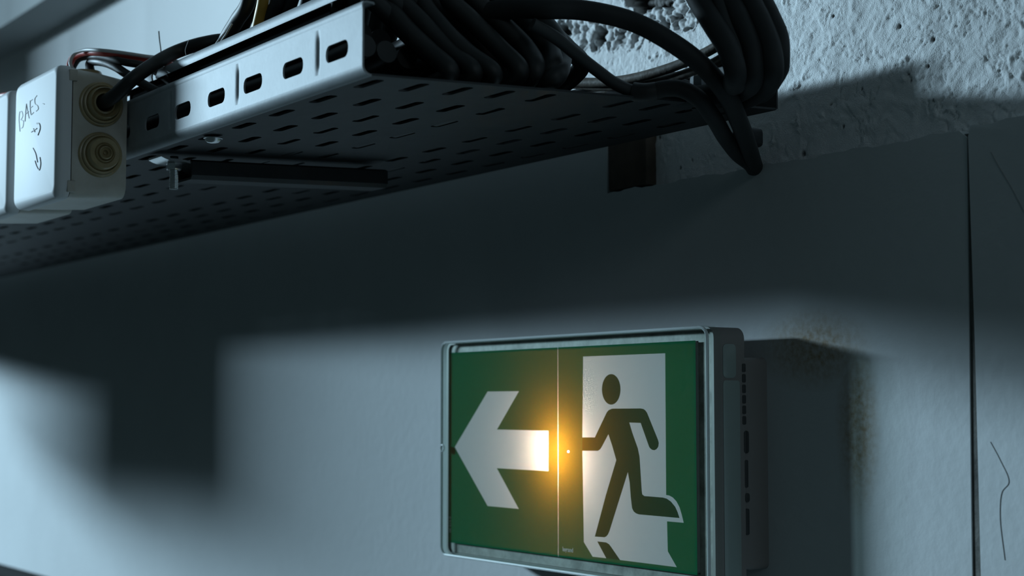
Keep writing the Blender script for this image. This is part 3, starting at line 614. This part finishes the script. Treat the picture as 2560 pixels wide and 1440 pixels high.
# lamp behind and its bright tip in front
ml, nt, b = nm('amber_lamp'); b.inputs['Base Color'].default_value = (1, .8, .5, 1); b.inputs['Emission Color'].default_value = (1, .74, .50, 1); b.inputs['Emission Strength'].default_value = 1350
mt, nt, b = nm('lamp_tip'); b.inputs['Base Color'].default_value = (1, 1, 1, 1); b.inputs['Emission Color'].default_value = (.75, .93, 1, 1); b.inputs['Emission Strength'].default_value = 3
pc = P(1394, 1128, .045); pc.y = -.0255; pt = P(1421, 1129, .0455)
def ball(c, r): return lathe([(r*math.sin(a), -r*math.cos(a)) for a in np.linspace(.02, math.pi-.02, 12)], c, (0, 1, 0), 20)
attach(B().add(ball(pc, .0024), 0).add(ball(pt, .0009), 1).build('lamp', [ml, mt]), sg)
# clear cover over the front
mc, nt, b = nm('clear_cover_plastic'); N = nt.nodes
tr = N.new('ShaderNodeBsdfTransparent'); tr.inputs[0].default_value = (.95, .985, .965, 1); gl = N.new('ShaderNodeBsdfGlossy'); gl.inputs['Roughness'].default_value = .06
lw = N.new('ShaderNodeLayerWeight'); lw.inputs['Blend'].default_value = .5; pw_ = N.new('ShaderNodeMath'); pw_.operation = 'POWER'; pw_.inputs[1].default_value = 4; nt.links.new(lw.outputs['Facing'], pw_.inputs[0]); fr = N.new('ShaderNodeMath'); fr.operation = 'MULTIPLY_ADD'; fr.inputs[1].default_value = .55; fr.inputs[2].default_value = .02; nt.links.new(pw_.outputs[0], fr.inputs[0]); m1 = N.new('ShaderNodeMixShader'); m2 = N.new('ShaderNodeMixShader'); df = N.new('ShaderNodeBsdfDiffuse'); df.inputs[0].default_value = (.6, .7, .68, 1)
nt.links.new(fr.outputs[0], m1.inputs[0]); nt.links.new(tr.outputs[0], m1.inputs[1]); nt.links.new(gl.outputs[0], m1.inputs[2])
sc = N.new('ShaderNodeTexNoise'); sc.inputs['Scale'].default_value = 60; sc.inputs['Detail'].default_value = 8; rp = N.new('ShaderNodeMapRange'); rp.inputs['From Min'].default_value = .45; rp.inputs['From Max'].default_value = .8; rp.inputs['To Min'].default_value = .0; rp.inputs['To Max'].default_value = .012
nt.links.new(sc.outputs['Fac'], rp.inputs['Value']); nt.links.new(rp.outputs[0], m2.inputs[0]); nt.links.new(m1.outputs[0], m2.inputs[1]); nt.links.new(df.outputs[0], m2.inputs[2]); nt.links.new(m2.outputs[0], N['Material Output'].inputs['Surface'])
cv = B()
a0, a1, b0, b1 = SX0-.0006, SX1+.0006, SZ0-.0006, SZ1+.0006
cv.add(loft([rr_loop(a0, a1, b0, b1, .0075, y, i) for y, i in ((-.0385, .0), (-.0470, 0), (-.0490, .0006), (-.0500, .0020))]+[rr_loop(a0, a1, b0, b1, .0075, y, i) for y, i in ((-.0482, .0030), (-.0400, .0026))], caps=False))
fp = rr_loop(a0, a1, b0, b1, .0075, -.0500, .0020); bk = rr_loop(a0, a1, b0, b1, .0075, -.0482, .0030)
cv.add((fp, [tuple(range(len(fp)))])); cv.add((bk, [tuple(range(len(bk)))[::-1]]))
attach(cv.build('clear_cover', mc, angle=30), sg)
# thicker moulded rim of the cover
me_, nt, b = nm('cover_rim_plastic'); b.inputs['Base Color'].default_value = (.75, .80, .80, 1); b.inputs['Roughness'].default_value = .22; b.inputs['Transmission Weight'].default_value = .35; b.inputs['IOR'].default_value = 1.45
rl = rr_loop(a0, a1, b0, b1, .0075, -.0488, .0011); rl2 = rl+[rl[0], rl[1]]
attach(B().add(tube(rl2, .0011, 8, smooth=False)).build('cover_rim', me_), sg)
for (x, y) in ((1107, 1120),):
    p = P(x, y, .0495); attach(B().add(lathe([(.0028, 0), (.0028, .0008), (.0022, .001), (.0020, .0002), (.0001, .0001)], p, (0, -1, 0), 20)).build('cover_stud', me_), sg)

# lift everything to its height above the floor
for o in list(COL.objects):
    if o.parent is None: o.location.z += ZC
